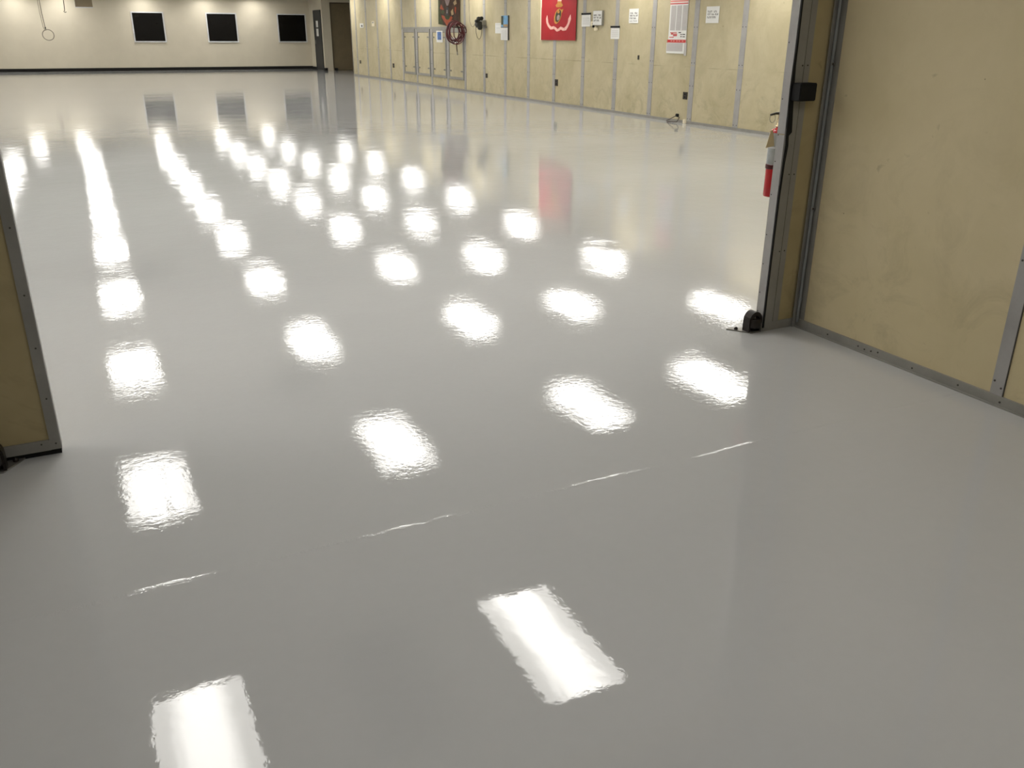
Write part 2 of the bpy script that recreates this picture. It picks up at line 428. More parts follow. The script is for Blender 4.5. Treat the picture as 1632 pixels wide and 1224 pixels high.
# warped rubber seal down the edge
ws = [(2.45, .008, .0), (1.62, .006, .0), (1.40, .008, .0), (1.30, .012, -.004), (1.2, .020, -.006), (1.12, .026, -.004), (1.0, .030, .003), (.985, .012, .004), (.94, .013, .008), (.85, .009, .004), (.7, .007, .001), (.4, .006, .0), (.02, .006, 0)]
vs, fs = [], []
for z, wd, off in ws:
    a = X0+.003+off; vs += [(a-.002, YD-.002, z), (a-.002, YD-.009, z), (a+wd, YD-.009, z), (a+wd, YD-.002, z)]
for i in range(len(ws)-1):
    for k in range(4): fs.append((i*4+k, i*4+(k+1) % 4, i*4+4+(k+1) % 4, i*4+4+k))
MB().add(vs, fs+[(0, 1, 2, 3), tuple(len(vs)-4+k for k in (3, 2, 1, 0))], 'black').build('rubber_seal', o)
B(X0+.004, X0+.106, YD-.065, YD-.003, 1.145, 1.225, 'black', bev=.004).build('bumper_block', o)
# left leaf
o = thing('sliding_door', 'cream sliding door leaf raised on a dark gap, left edge of the photo', 'sliding door', (-1.2, YD+DT/2, 0))
X1 = -.217
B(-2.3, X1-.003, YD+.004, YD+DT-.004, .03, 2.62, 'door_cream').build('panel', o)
B(X1-.003, X1, YD, YD+DT, .022, 2.45, 'strip').build('edge_strip', o)
m = B(X1-.036, X1-.003, YD-.003, YD+.004, .022, 2.45, 'strip_d')
for z in (.045, .22, .41, .60, .83, 1.1): m.lathe([(.0032, 0), (.0032, .002)], (X1-.017, YD-.005, z), 'rivet', 8, 'Y')
m.build('face_strip', o)
m = B(-2.3, X1-.036, YD-.005, YD+.004, .022, .062, 'strip_d')
for x in (-.28, -.45, -.7): m.lathe([(.003, 0), (.003, .002)], (x, YD-.007, .05), 'rivet', 8, 'Y')
m.build('bottom_channel', o)
B(-2.3, X1-.004, YD+.006, YD+DT-.006, .0005, .03, 'black').build('bottom_gap_shade', o)  # black block painted as the shade in the gap below the leaf
# jamb angle and conduit in the corner by the right leaf
trim(B(XN-.035, XN-.004, PY1-.002, PY1+.004, .0, 2.42, 'strip_d'))
cp = thing('conduit_pipe', 'grey painted conduit running down the corner beside the right sliding door', 'pipe', (XN-.017, PY1-.014, .02))
m = MB(); m.tube([(XN-.017, PY1-.014, .03), (XN-.017, PY1-.014, .12), (XN-.017, PY1-.014, HC-.01)], .0075, 'pipe', 14); m.build('pipe', cp)
m = MB(); m.lathe([(.0085, 0), (.0095, .004), (.0095, .03), (.0085, .034)], (XN-.017, PY1-.014, .13), 'pipe', 14); m.build('coupling', cp)
for z in (.62, 1.30, 1.98):
    B(XN-.0275, XN, PY1-.0245, PY1-.022, z, z+.012, 'steel').lathe([(.004, 0), (.004, .003)], (XN-.022, PY1-.0275, z+.006), 'rivet', 8, 'Y').build('clip', cp)

# ------------------------------------------------------------ floor guides
def guide(x, y, label, flip=1):
    o = thing('floor_guide', label, 'door guide', (x, y, 0))
    # steel plate, pointed away from the door
    poly = [(-.105*flip, .075), (-.055*flip, .005), (-.03*flip, -.03), (.035*flip, -.03), (.035*flip, .03), (-.04*flip, .06), (-.07*flip, .085)]
    if flip < 0: poly = poly[::-1]
    MB().prism(poly, (x, y, .0), (1, 0, 0), (0, 1, 0), (0, 0, 1), .006, 'steel').build('base_plate', o)
    m = MB(); m.lathe([(.010, 0), (.010, .006), (.006, .012), (.002, .014)], (x-.066*flip, y+.045, .006), 'castiron', 10); m.build('bolt', o)
    # arched casting: a hood with an opening in front
    m = MB(); arch = [(-.042, 0)] + [(-.042+.0, .04)] + [(.042*math.cos(a), .055+.05*math.sin(a)) for a in [PI-PI*i/14 for i in range(15)]] + [(.042, .04), (.042, 0)]
    m.prism(arch, (x, y+.012, .006), (1, 0, 0), (0, 0, 1), (0, 1, 0), .012, 'castiron')
    inner = [(a*.74, b*.78 if b > 0 else 0) for a, b in arch]
    n = len(arch); vs = []; fs = []
    for pl, yy in ((arch, y-.024), (inner, y-.024), (arch, y+.012), (inner, y+.012)):
        vs += [(x+a, yy, .006+b) for a, b in pl]
    for i in range(n-1):
        for (p, q) in ((0, 1), (2, 0), (1, 3)): fs.append((p*n+i, p*n+i+1, q*n+i+1, q*n+i))
    m.add(vs, fs, 'castiron'); m.build('housing', o)
    m = MB(); m.lathe([(.010, -.024), (.032, -.022), (.035, -.016), (.035, .016), (.032, .022), (.010, .024)], (x, y-.012, .05), 'castiron', 24, 'Z')
    m.build('roller', o)
    MB().lathe([(.007, .024), (.007, .036), (.003, .038)], (x, y-.012, .05), 'steel', 12).build('axle_pin', o)
    B(x+.030*flip-.003, x+.030*flip+.003, y-.036, y-.024, .006, .05, 'steel', bev=.001).build('side_lug', o)
    return o
guide(3.012, YD+.022, 'black cast roller guide on a steel plate at the foot of the right sliding door')
guide(-.435, YD-.055, 'dark roller guide cut by the left photo edge, before the left sliding door', -1)

# ------------------------------------------------------------ fire extinguisher behind the right leaf
ex, ey = 3.214, YD+DT+.158
ez = .652
o = thing('fire_extinguisher', 'red fire extinguisher with a grey label, hung behind the right door edge', 'fire extinguisher', (ex, ey, ez))
R = .044
cyl = MB().lathe([(R*.72, 0), (R*.95, .004), (R, .012), (R, .325), (R*.9, .333), (R*.6, .342), (.016, .346)], (ex, ey, ez), 'extred', 32).build('cylinder', o)
MB().lathe([(R+.0006, .165), (R+.0012, .167), (R+.0012, .32), (R+.0006, .322)], (ex, ey, ez), 'extlabel', 32).build('label', cyl)
MB().lathe([(R+.002, .143), (R+.004, .145), (R+.004, .165), (R+.002, .167)], (ex, ey, ez), 'extdark', 32).build('strap', o)
MB().lathe([(R+.0015, .246), (R+.002, .247), (R+.002, .252), (R+.0015, .253)], (ex, ey, ez), 'silver', 32).build('label_band', cyl)
MB().lathe([(.016, .344), (.02, .352), (.014, .375), (.012, .41)], (ex, ey, ez), 'brass', 16).build('valve', o)
m = MB(); m.tube([(ex+.02, ey, ez+.42), (ex-.0, ey-.01, ez+.415), (ex-.05, ey-.02, ez+.418), (ex-.088, ey-.024, ez+.412)], [.007, .007, .006, .005], 'darkplastic', 8); m.build('lever', o)
m = MB(); m.tube([(ex+.02, ey, ez+.40), (ex-.0, ey-.01, ez+.392), (ex-.02, ey-.012, ez+.372)], [.007, .006, .004], 'darkplastic', 8); m.build('carry_handle', o)
m = MB(); m.tube([(ex-.068+.018*math.cos(a), ey-.018, ez+.394+.02*math.sin(a)) for a in [2*PI*i/18 for i in range(19)]], .0014, 'steel', 6, False); m.build('pull_ring', o)
m = MB(); m.tube([(ex-.05, ey-.02, ez+.378), (ex-.058, ey-.03, ez+.36), (ex-.062, ey-.033, ez+.336)], .001, 'paper', 5); m.build('tag_string', o)
MB().prism([(0, 0), (-.012, -.035), (-.03, -.085), (.026, -.078), (.02, -.03), (.012, 0)], (ex-.085, ey-.035, ez+.34), (1, 0, 0), (0, .1, .995), (0, 1, 0), .0015, 'tag').build('paper_tag', o)
m = B(ex-.02, ex+.02, YD+DT-.0035, YD+DT+.006, ez+.18, ez+.42, 'steel').box(ex-.004, ex+.004, YD+DT, ey, ez+.385, ez+.393, 'steel')
m.build('wall_bracket', o)

# ------------------------------------------------------------ access panels on the long wall
labs = ['cream access panel farthest from the camera in the row of four', 'cream access panel second from the far end, left of the blue notice',
        'cream access panel behind the small blue framed notice', 'cream access panel nearest the camera, below the coiled hose']
for i, (y0, y1) in enumerate(((26.14, 27.16), (24.92, 25.96), (23.69, 24.74), (22.47, 23.52))):
    o = thing('access_panel', labs[i], 'wall panel', (XR, (y0+y1)/2, .27))
    ap = B(XR-.014, XR-.006, y0+.07, y1-.07, .34, 1.46, 'cream').build('panel', o)
    f = MB(); q = 'strip_d'
    f.box(XR-.022, XR, y0, y1, 1.46, 1.55, q).box(XR-.022, XR, y0, y1, .27, .34, q).box(XR-.022, XR, y0, y0+.07, .34, 1.46, q).box(XR-.022, XR, y1-.07, y1, .34, 1.46, q)
    f.box(XR-.016, XR-.006, y0+.07, y0+.078, .34, 1.46, 'rivet').box(XR-.016, XR-.006, y1-.078, y1-.07, .34, 1.46, 'rivet').box(XR-.016, XR-.006, y0+.07, y1-.07, 1.452, 1.46, 'rivet')
    f.build('frame', o)
    for z in (1.31, .47):
        for yy in (y0+.07, y1-.19): B(XR-.03, XR-.014, yy, yy+.12, z, z+.035, 'steel', bev=.003).build('latch', ap)
trim(B(XR-.01, XR, 22.3, 27.3, 1.552, 1.60, 'strip_d'), 'grey rail over the access panels')

# ------------------------------------------------------------ notices on the long wall
def wplane(y1, z0): return (XR, y1, z0)   # left edge as seen is the larger Y
def sheet(name, label, cat, yL, yR, z0, z1, rows, th=.002, paper='paper', x=None, group=None, off=.0062):
    """a sheet on the wall; rows = list of (u0,u1,v0,v1,material) printed marks, u from the seen left, v from the bottom"""
    o = thing(name, label, cat, (XR, (yL+yR)/2, z0), group)
    xf = XR-off-th
    sh = B(xf, XR-off, yR, yL, z0, z1, paper).build('sheet' if th < .01 else 'case', o)
    if rows:
        W = yL-yR; H = z1-z0
        for li in sorted(set(q[5] if len(q) > 5 else 0 for q in rows)):
            m = MB()
            for q in rows:
                if (q[5] if len(q) > 5 else 0) != li: continue
                u0, u1, v0, v1, mm = q[:5]; m.box(xf-.0015, xf, yL-u1*W, yL-u0*W, z0+v0*H, z0+v1*H, mm)
            m.build('printed_word' if len(rows[0]) > 5 else 'print', sh)
    return o
def words(seed, lines, mm='ink'):
    """short word-like marks, lines = (v0, v1, [(u0,u1),...])"""
    rnd = random.Random(seed); out = []
    for li, (v0, v1, ws_) in enumerate(lines):
        for wi, (a, b) in enumerate(ws_):
            k0 = len(out)
            u = a
            while u < b-.02:
                w_ = rnd.uniform(.035, .06)
                k = rnd.choice((0, 1, 2))
                h = v1-v0
                out.append((u, min(u+w_*.3, b), v0, v1, mm))
                if k != 1: out.append((u+w_*.3, min(u+w_, b), v0+h*.72, v1, mm))
                if k != 0: out.append((u+w_*.3, min(u+w_, b), v0, v0+h*.28, mm))
                if k == 2: out.append((u+w_*.3, min(u+w_*.9, b), v0+h*.4, v0+h*.6, mm))
                u += w_+.03
            out[k0:] = [q+(li*10+wi,) for q in out[k0:]]
    return out
W3 = [(.64, .75, [(.12, .46), (.6, .86)]), (.47, .58, [(.12, .38), (.44, .64), (.72, .92)]), (.29, .40, [(.1, .4), (.44, .74)])]
sheet('wall_sign', 'white sign with three lines of print, nearest the doorway', 'sign', 12.39, 12.06, 1.61, 1.86, words(1, W3))
sheet('wall_sign', 'white sign with four lines of print, left of the red price chart', 'sign', 14.67, 14.36, 1.625, 1.87, words(2, W3+[(.12, .19, [(.1, .42), (.5, .9)])]))
o = sheet('electrical_box', 'grey wall box faced with a three line sign, right of the red flag', 'box', 15.89, 15.55, 1.59, 1.86, words(3, W3), th=.045, paper='greymetal')
B(XR-.0545, XR-.0512, 15.56, 15.88, 1.60, 1.855, 'paper').build('sign', o)
for ch in o.children:
    for g in ch.children: g.location.x -= .004
o = sheet('light_switch', 'small cream switch plate at the lower left of the grey wall box', 'switch', 16.03, 15.90, 1.585, 1.67, [(.42, .58, .35, .65, 'greyink')], th=.01, paper='paper2')
o = thing('key_switch', 'little cream tag with a black knob under the grey wall box', 'switch', (XR, 15.8, 1.52))
B(XR-.05, XR-.006, 15.76, 15.84, 1.50, 1.56, 'paper2', bev=.004).build('body', o)
MB().lathe([(.02, 0), (.02, .03)], (XR-.085, 15.83, 1.575), 'black', 12, 'X').build('knob', o)
LN = [(.1, .9, v, v+.012, 'greyink') for v in (.15, .22, .29, .36, .43, .5, .57, .64)]
for lb, yL, yR, z0, z1 in (('white clipboard sheet under a black clip, just right of the red flag', 16.39, 16.05, 1.575, 1.80),
                           ('white clipboard sheet under a black clip, right of the grey wall box', 15.27, 14.97, 1.35, 1.555)):
    o = sheet('clipboard', lb, 'clipboard', yL, yR, z0, z1+.03, LN, th=.006)
    B(XR-.022, XR-.012, yR-.01, yL+.01, z1-.008, z1+.028, 'black', bev=.002).build('clip', o)
sheet('wall_note', 'plain white sheet with a taped corner, left of the blue calendar', 'paper', 20.52, 20.20, 1.44, 1.67, [(.08, .92, .84, .86, 'greyink'), (.2, .8, .5, .52, 'greyink')])
# calendar
o = thing('wall_calendar', 'hanging calendar with a blue landscape picture over a white month grid', 'calendar', (XR, 19.97, 1.29))
B(XR-.03, XR-.006, 19.75, 19.78, 1.29, 1.83, 'ink').build('backing_or_shadow', o)  # dark strip drawn as the shadow down the calendar's right side
B(XR-.026, XR-.006, 19.78, 20.14, 1.58, 1.83, 'skypic').box(XR-.028, XR-.026, 20.03, 20.14, 1.63, 1.82, 'greenpic').box(XR-.028, XR-.026, 19.79, 20.03, 1.585, 1.64, 'tanpic').build('picture', o)
m = B(XR-.03, XR-.006, 19.79, 20.16, 1.29, 1.565, 'paper')
for i in range(1, 6): m.box(XR-.031, XR-.03, 19.81, 20.14, 1.30+.037*i, 1.302+.037*i, 'greyink')
for i in range(1, 7): m.box(XR-.031, XR-.03, 19.81+.047*i, 19.812+.047*i, 1.30, 1.52, 'greyink')
m.build('month_page', o)
MB().tube([(XR-.031, 19.79, 1.572), (XR-.031, 20.15, 1.572)], .006, 'ink', 6).build('binding', o)
# red and white price chart, two overlapping sheets with columns
yL, yR = 13.41, 12.88
o = thing('wall_chart', 'tall grey table chart with red header bands and red lettering', 'chart', (XR, 13.15, 1.14))
ch1 = B(XR-.012, XR-.006, yR, yL-.02, 1.30, 2.22, 'paper'); ch1.build('upper_sheet', o)
ch2 = MB().box(XR-.016, XR-.008, yR+.03, yL+.01, 1.13, 1.30, 'paper').box(XR-.012, XR-.006, yR-.03, yR+.03, 1.10, 1.30, 'greychart'); ch2.build('lower_sheet', o)
m = MB(); xf = XR-.013
def cb(y0, y1, z0, z1, mm, x_=xf): m.box(x_-.0012, x_, y1, y0, z0, z1, mm)
for a in (.04, .205, .37): cb(yL-.02-a, yL-.02-a-.135, 1.5, 1.895, 'greychart')
cb(yL-.02, yR+.005, 1.985, 2.04, 'redink'); cb(yL-.02, yR+.005, 1.915, 1.932, 'redink'); cb(yL-.02, yR+.005, 1.95, 1.975, 'pinkink')
cb(yL-.02, yR, 2.12, 2.22, 'redink')
# red lettering bottom left, dark lettering bottom right
for z0, z1, a, b in ((1.462, 1.472, .05, .24), (1.435, 1.457, .07, .14), (1.435, 1.45, .12, .25), (1.41, 1.43, .14, .25), (1.385, 1.397, .03, .16)): cb(yL-.02-a, yL-.02-b, z0, z1, 'redink')
for z0, z1, a, b in ((1.458, 1.474, .29, .36), (1.43, 1.442, .34, .40), (1.43, 1.445, .41, .48), (1.395, 1.41, .35, .39), (1.393, 1.406, .41, .48)): cb(yL-.02-a, yL-.02-b, z0, z1, 'ink')
cb(yL-.0, yR, 1.305, 1.352, 'redink')
for a in (.1, .17, .26, .33, .42): cb(yL-a, yL-a-.045, 1.322, 1.34, 'pinkink', xf-.0013)
cb(yL-.0, yL-.46, 1.165, 1.298, 'greychart', XR-.0165)
m.build('print', o)
# blue framed notice on the access panel
o = thing('framed_notice', 'small blue notice in a pale frame on the third access panel', 'notice', (XR, 24.13, 1.21))
B(XR-.03, XR-.0225, 23.9, 24.36, 1.20, 1.50, 'paper').build('frame', o)
B(XR-.032, XR-.03, 23.99, 24.28, 1.265, 1.47, 'bluepic').build('picture', o)
B(XR-.033, XR-.03, 24.0, 24.24, 1.225, 1.25, 'white').build('caption_strip', o)
# small items far along the wall
sheet('light_switch', 'white switch plate with a dark toggle, beside the brown door', 'switch', 31.62, 31.22, 1.60, 1.74, [(.4, .75, .2, .62, 'ink')], th=.012)
sheet('thermostat', 'pale thermostat plate on the second panel from the brown door', 'thermostat', 30.24, 29.98, 1.64, 1.80, [(.2, .8, .6, .85, 'greyink')], th=.02, paper='paper2')
sheet('wall_note', 'white sheet tacked behind the coiled hose', 'paper', 23.30, 22.85, 1.16, 1.33, None, off=.0225)
MBx = B(7.39, 7.66, YF-.012, YF, 1.53, 1.60, 'farwall').box(7.39, 7.52, YF-.012, YF, 1.62, 1.68, 'farwall').box(7.55, 7.62, YF-.012, YF, 1.62, 1.70, 'farwall')
tag(MBx.build('switch_plate'), 'faint off white switch plates between the second and third windows', 'switch')
for lb, yy, z0, z1, hw in (('dark outlet on the cream panel beside the brown door, almost at the corner', 31.84, .42, .53, .06),
                       ('dark outlet low on the wall, left of the access panels', 28.23, .40, .53, .07),
                       ('dark outlet low on the wall, below the wall calendar', 21.04, .395, .50, .05),
                       ('dark outlet low on the wall, below the red flag', 17.40, .385, .52, .062),
                       ('dark outlet low on the wall, below the red chart', 12.79, .395, .515, .06)):
    o = thing('wall_outlet', lb, 'outlet', (XR, yy, z0))
    B(XR-.012, XR, yy-hw, yy+hw, z0, z1, 'socket', bev=.002).build('plate', o)
    for s in (.3, .7): B(XR-.014, XR-.012, yy-hw*.4, yy+hw*.4, z0+(z1-z0)*s-.012, z0+(z1-z0)*s+.012, 'black').build('socket', o)
tag(B(XR-.015, XR, 14.27, 14.31, 1.0, 1.075, 'ink', bev=.002).build('wall_hook'), 'thin dark metal hook on the bare cream panel', 'hook')

# ------------------------------------------------------------ red flag
def cloth(yL, yR, z0, z1, mm, th=.006, amp=.012, ny=40, nz=50, seed=0, xoff=.022, skew=0, hem=0):
    def P(u, v):
        yy = yL+(yR-yL)*u; zz = z0+(z1-z0)*v+skew*(u-.5)*(1-v)
        if hem: zz -= hem*(1-v)*(1-abs(2*u-1))
        x = XR-xoff-amp*(.5+.5*math.sin(u*13+seed+1.5*v))*(.4+.6*(1-v))
        return (x, yy, zz)
    vs = []; fs = []
    for k in (0, 1):
        for j in range(nz+1):
            for i in range(ny+1):
                p = P(i/ny, j/nz); vs.append((p[0]+k*th, p[1], p[2]))
    n = (ny+1)*(nz+1); idx = lambda i, j, k: k*n+j*(ny+1)+i
    for j in range(nz):
        for i in range(ny):
            for k in (0, 1): fs.append((idx(i, j, k), idx(i+1, j, k), idx(i+1, j+1, k), idx(i, j+1, k)))
    for i in range(ny):
        for j in (0, nz): fs.append((idx(i, j, 0), idx(i+1, j, 0), idx(i+1, j, 1), idx(i, j, 1)))
    for j in range(nz):
        for i in (0, ny): fs.append((idx(i, j, 0), idx(i, j+1, 0), idx(i, j+1, 1), idx(i, j, 1)))
    return MB().add(vs, fs, mm, True), P
def patch(P, polys, yL, yR, z0, z1, lift=.003):
    """polygons in (u,v) cut in fine fans laid on the cloth surface"""
    m = MB()
    for poly, mm in polys:
        n = len(poly); cu = sum(a for a, b in poly)/n; cv = sum(b for a, b in poly)/n
        vs = []; fs = []; R_ = 4
        vs.append((cu, cv))
        for r in range(1, R_+1):
            for a, b in poly: vs.append((cu+(a-cu)*r/R_, cv+(b-cv)*r/R_))
        for i in range(n): fs.append((0, 1+i, 1+(i+1) % n))
        for r in range(1, R_):
            for i in range(n): fs.append((1+(r-1)*n+i, 1+r*n+i, 1+r*n+(i+1) % n, 1+(r-1)*n+(i+1) % n))
        pv = []
        for a, b in vs:
            p = P(a, b); pv.append((p[0]-lift, p[1], p[2]))
        m.add(pv, fs, mm); lift += .0007
    return m
def dens(poly, k=4):
    out = []
    for i in range(len(poly)):
        a, b = poly[i], poly[(i+1) % len(poly)]
        for t in range(k): out.append((a[0]+(b[0]-a[0])*t/k, a[1]+(b[1]-a[1])*t/k))
    return out
o = thing('red_flag', 'red flag with a gold and dark crest over a pale scroll', 'flag', (XR, 17.35, 1.31))
FL = (18.10, 16.59, 1.31, 2.50)
m, P = cloth(*FL, 'red', seed=.6); m.build('cloth', o)
MB().box(XR-.03, XR-.008, 18.09, 18.135, 1.31, 2.5, 'paper2').build('hoist_band', o)
# scroll: ribbon following a wavy U, two rising tails
def FP(px, py):  # zoom-crop coordinates (x 205..1060, y -1500..970) of the flag to (u,v)
    u = (px-205)/(1055-205); z = 1.31+(970-py)/970*(2.11-1.31)
    return (u, (z-1.31)/(2.50-1.31))
cen = [(355, 370), (350, 450), (360, 540), (395, 620), (455, 685), (520, 665), (570, 690), (615, 735), (665, 715), (705, 675), (760, 710), (805, 705), (850, 640), (885, 560), (905, 470), (925, 370)]
wid = [4, 22, 24, 26, 34, 34, 30, 30, 28, 30, 34, 34, 26, 24, 34, 4]
vs = []; fs = []
fine = []
for i in range(len(cen)-1):
    for t in range(4):
        f = t/4; fine.append((cen[i][0]+(cen[i+1][0]-cen[i][0])*f, cen[i][1]+(cen[i+1][1]-cen[i][1])*f, wid[i]+(wid[i+1]-wid[i])*f))
fine.append((*cen[-1], wid[-1]))
for i, (a, b, w_) in enumerate(fine):
    p0 = fine[max(i-1, 0)]; p1 = fine[min(i+1, len(fine)-1)]
    t = Vector((p1[0]-p0[0], p1[1]-p0[1])).normalized(); nn = Vector((-t.y, t.x))
    for s in (-1, 1):
        q = P(*FP(a+nn.x*w_*s, b+nn.y*w_*s)); vs.append((q[0]-.004, q[1], q[2]))
fs = [(2*i, 2*i+1, 2*i+3, 2*i+2) for i in range(len(fine)-1)]
MB().add(vs, fs, 'ribbon').build('scroll', o)
def ell(cx, cy, rx, ry, rot=0, n=20, a0=0, a1=2*PI):
    out = []
    for i in range(n):
        a = a0+(a1-a0)*i/n; x_, y_ = rx*math.cos(a), ry*math.sin(a)
        out.append(FP(cx+x_*math.cos(rot)-y_*math.sin(rot), cy+x_*math.sin(rot)+y_*math.cos(rot)))
    return out
crest = [(ell(622, 400, 85, 185, .25), 'gold'), (ell(632, 390, 66, 150, .2), 'darkgreen'), (ell(640, 430, 34, 70, .15), 'greysilver'), (ell(640, 290, 28, 45, 0), 'gold'),
         (dens([FP(700, 250), FP(755, 235), FP(735, 310), FP(705, 340)]), 'gold'),
         (dens([FP(600, 190), FP(565, 150), FP(610, 90), FP(620, 30), FP(700, 30), FP(710, 90), FP(745, 150), FP(700, 190)]), 'gold'),
         (dens([FP(612, 50), FP(620, 20), FP(705, 20), FP(712, 50)], 3), 'ribbon'),
         (dens([FP(620, -10), FP(560, -60), FP(430, -150), FP(420, -260), FP(560, -200), FP(640, -110), FP(660, -250), FP(690, -110), FP(770, -200), FP(900, -260), FP(890, -150), FP(760, -60), FP(700, -10)]), 'gold')]
patch(P, crest, *FL, lift=.004).build('crest', o)

# ------------------------------------------------------------ dark brown banner with orange design
o = thing('cloth_banner', 'dark brown and olive banner with an orange winged design, above the coiled hose', 'banner', (XR, 23.4, 1.61))
BN = (24.16, 22.66, 1.655, 2.62)
m, P = cloth(*BN, 'camo', seed=2, amp=.02, skew=-.03, hem=.05); m.build('cloth', o)
def BP(px, py):   # crop pixels (15..465 by -600..570)
    return ((px-15)/450, max(0.0, (560-py)/560*(2.27-1.61)/(2.62-1.62)))
des = [(dens([BP(18, 560), BP(18, 20), BP(50, 20), BP(60, 300), BP(55, 520), BP(120, 550)]), 'camogreen'),
       (dens([BP(50, 200), BP(75, 110), BP(120, 180), BP(140, 230), BP(60, 215)]), 'orange'),
       (dens([BP(70, 280), BP(110, 220), BP(150, 260), BP(120, 320), BP(80, 310)]), 'camogreen'),
       (dens([BP(80, 350), BP(140, 350), BP(170, 430), BP(215, 450), BP(260, 430), BP(290, 350), BP(320, 380), BP(280, 470), BP(210, 555), BP(130, 460), BP(90, 400)]), 'orange'),
       (dens([BP(150, 350), BP(215, 340), BP(275, 350), BP(250, 410), BP(215, 425), BP(175, 410)]), 'camogreen'),
       (dens([BP(165, 10), BP(270, 10), BP(235, 130), BP(205, 130)]), 'greysilver'),
       (dens([BP(180, 335), BP(200, 160), BP(240, 160), BP(245, 335)]), 'ink'),
       (dens([BP(205, 220), BP(228, 220), BP(225, 290), BP(205, 290)]), 'greysilver'),
       (dens([BP(285, 250), BP(330, 200), BP(345, 320), BP(300, 340)]), 'tanpic'),
       (dens([BP(380, 160), BP(410, 190), BP(395, 330), BP(370, 250)]), 'orange'),
       (dens([BP(340, 80), BP(400, 20), BP(420, 110), BP(370, 140)]), 'tanpic'),
       (dens([BP(60, 0), BP(110, -260), BP(330, -260), BP(400, 0), BP(260, -120), BP(170, -120)]), 'orange')]
patch(P, des, *BN, lift=.004).build('design', o)
m = MB().tube([(XR-.04, 22.6, 2.63), (XR-.04, 24.22, 2.63)], .012, 'darkplastic', 8); m.build('hanging_rod', o)

# ------------------------------------------------------------ coiled maroon hose on a wall arm
HY = 22.4; hx, hz = 9.36, 1.45
o = thing('coiled_hose', 'coiled maroon air hose hanging beside the banner, its tail dangling', 'hose', (XR, HY, 1.45))
rnd = random.Random(4); pts = []
N = 11
for i in range(N*28+1):
    t = i/28; a = 2*PI*t; k = int(t)
    rx = .205+.03*math.sin(k*2.1)+.02*math.sin(a*.37+k); rz = .255+.035*math.sin(k*1.7+1)
    rr = 1-.24*((k*5) % 7)/7
    cx_ = hx+.035*math.sin(k*3.3); cz_ = hz+.01*math.cos(k*1.3)+(1-rr)*.10
    pts.append((cx_+rx*rr*math.cos(a), HY+.16*math.sin(t*.57)+.035*math.sin(a+k), cz_+rz*rr*math.sin(a)))
MB().tube(pts, .0125, 'hose', 8).build('coil', o)
m = MB().tube([(hx-.03, HY-.1, hz-.12), (hx-.02, HY-.12, hz-.26), (hx-.01, HY-.12, hz-.40), (hx, HY-.12, hz-.46)], .014, 'hosedark', 8); m.build('tail', o)
MB().tube([(hx, HY-.12, hz-.46), (hx+.003, HY-.12, hz-.54)], .016, 'steel', 8).build('coupler', o)
MB().tube([(XR, HY, hz+.12), (hx-.1, HY, hz+.14), (hx-.12, HY, hz+.18)], .015, 'darkplastic', 8).build('hanging_arm', o)

# ------------------------------------------------------------ small black wall device with grey bracket
o = thing('wall_device', 'small black wall device on a grey bracket with dangling cord loop', 'device', (XR, 21.2, 1.65))
m = B(9.52, XR, 21.05, 21.35, 1.62, 1.74, 'greymetal', bev=.006); m.box(XR-.02, XR, 21.0, 21.4, 1.56, 1.60, 'greymetal'); m.build('bracket', o)
m = MB(); m.lathe([(.03, -.1), (.075, -.08), (.085, 0), (.075, .07), (.03, .09)], (9.47, 21.15, 1.64), 'darkplastic', 16, 'Y')
m.build('motor_housing', o)
for (dx, dz, rr) in ((-.02, .11, .05), (.05, .12, .045), (-.085, .06, .035), (.01, -.09, .055)):
    MB().lathe([(rr*.4, -.05), (rr, -.03), (rr, .03), (rr*.4, .05)], (9.47+dx, 21.1, 1.66+dz), 'darkplastic', 12, 'Y').build('lobe_cover', o)
def sag(p0, p1, low, n=16):
    p0, p1 = Vector(p0), Vector(p1); out = []
    for i in range(n+1):
        t = i/n; p = p0.lerp(p1, t); p.z -= low*4*t*(1-t); out.append(p)
    return out
m = MB().tube([(XR-.02, 22.1, HC)]+[(XR-.02, 22.08, 2.2), (XR-.06, 21.95, 1.8)]+[tuple(p) for p in sag((XR-.1, 21.85, 1.72), (9.42, 21.2, 1.74), .14)], .006, 'cord', 6)
m.build('power_cord', o)
m = MB().tube([(9.395, 21.15, 1.6), (9.40, 21.15, 1.45), (9.43, 21.15, 1.34), (9.475, 21.15, 1.30), (9.52, 21.15, 1.34), (9.55, 21.15, 1.46), (9.545, 21.15, 1.58)], .007, 'cord', 6)
m.build('cord_loop', o)

# ------------------------------------------------------------ cable clutter at the foot of the wall
o = thing('loose_cable', 'short grey cable with a black plug lying at the wall foot below the chart', 'cable', (XR-.1, 13.0, 0))
pts = [(XR-.03, 13.25, .008), (XR-.10, 13.05, .05), (XR-.08, 12.92, .11), (XR-.05, 12.85, .09), (XR-.12, 12.82, .02), (XR-.2, 12.98, .01), (XR-.12, 13.12, .008)]
MB().tube(pts, .007, 'hosedark', 6).build('cord', o)
B(XR-.09, XR-.05, 12.86, 12.92, .10, .15, 'black', bev=.006).build('plug', o)
tag(B(XR-.06, XR-.012, 12.68, 12.74, 0, .07, 'paper2', bev=.008).build('plastic_cup'), 'tiny cream plastic stub at the wall foot beside the loose cable', 'stub')

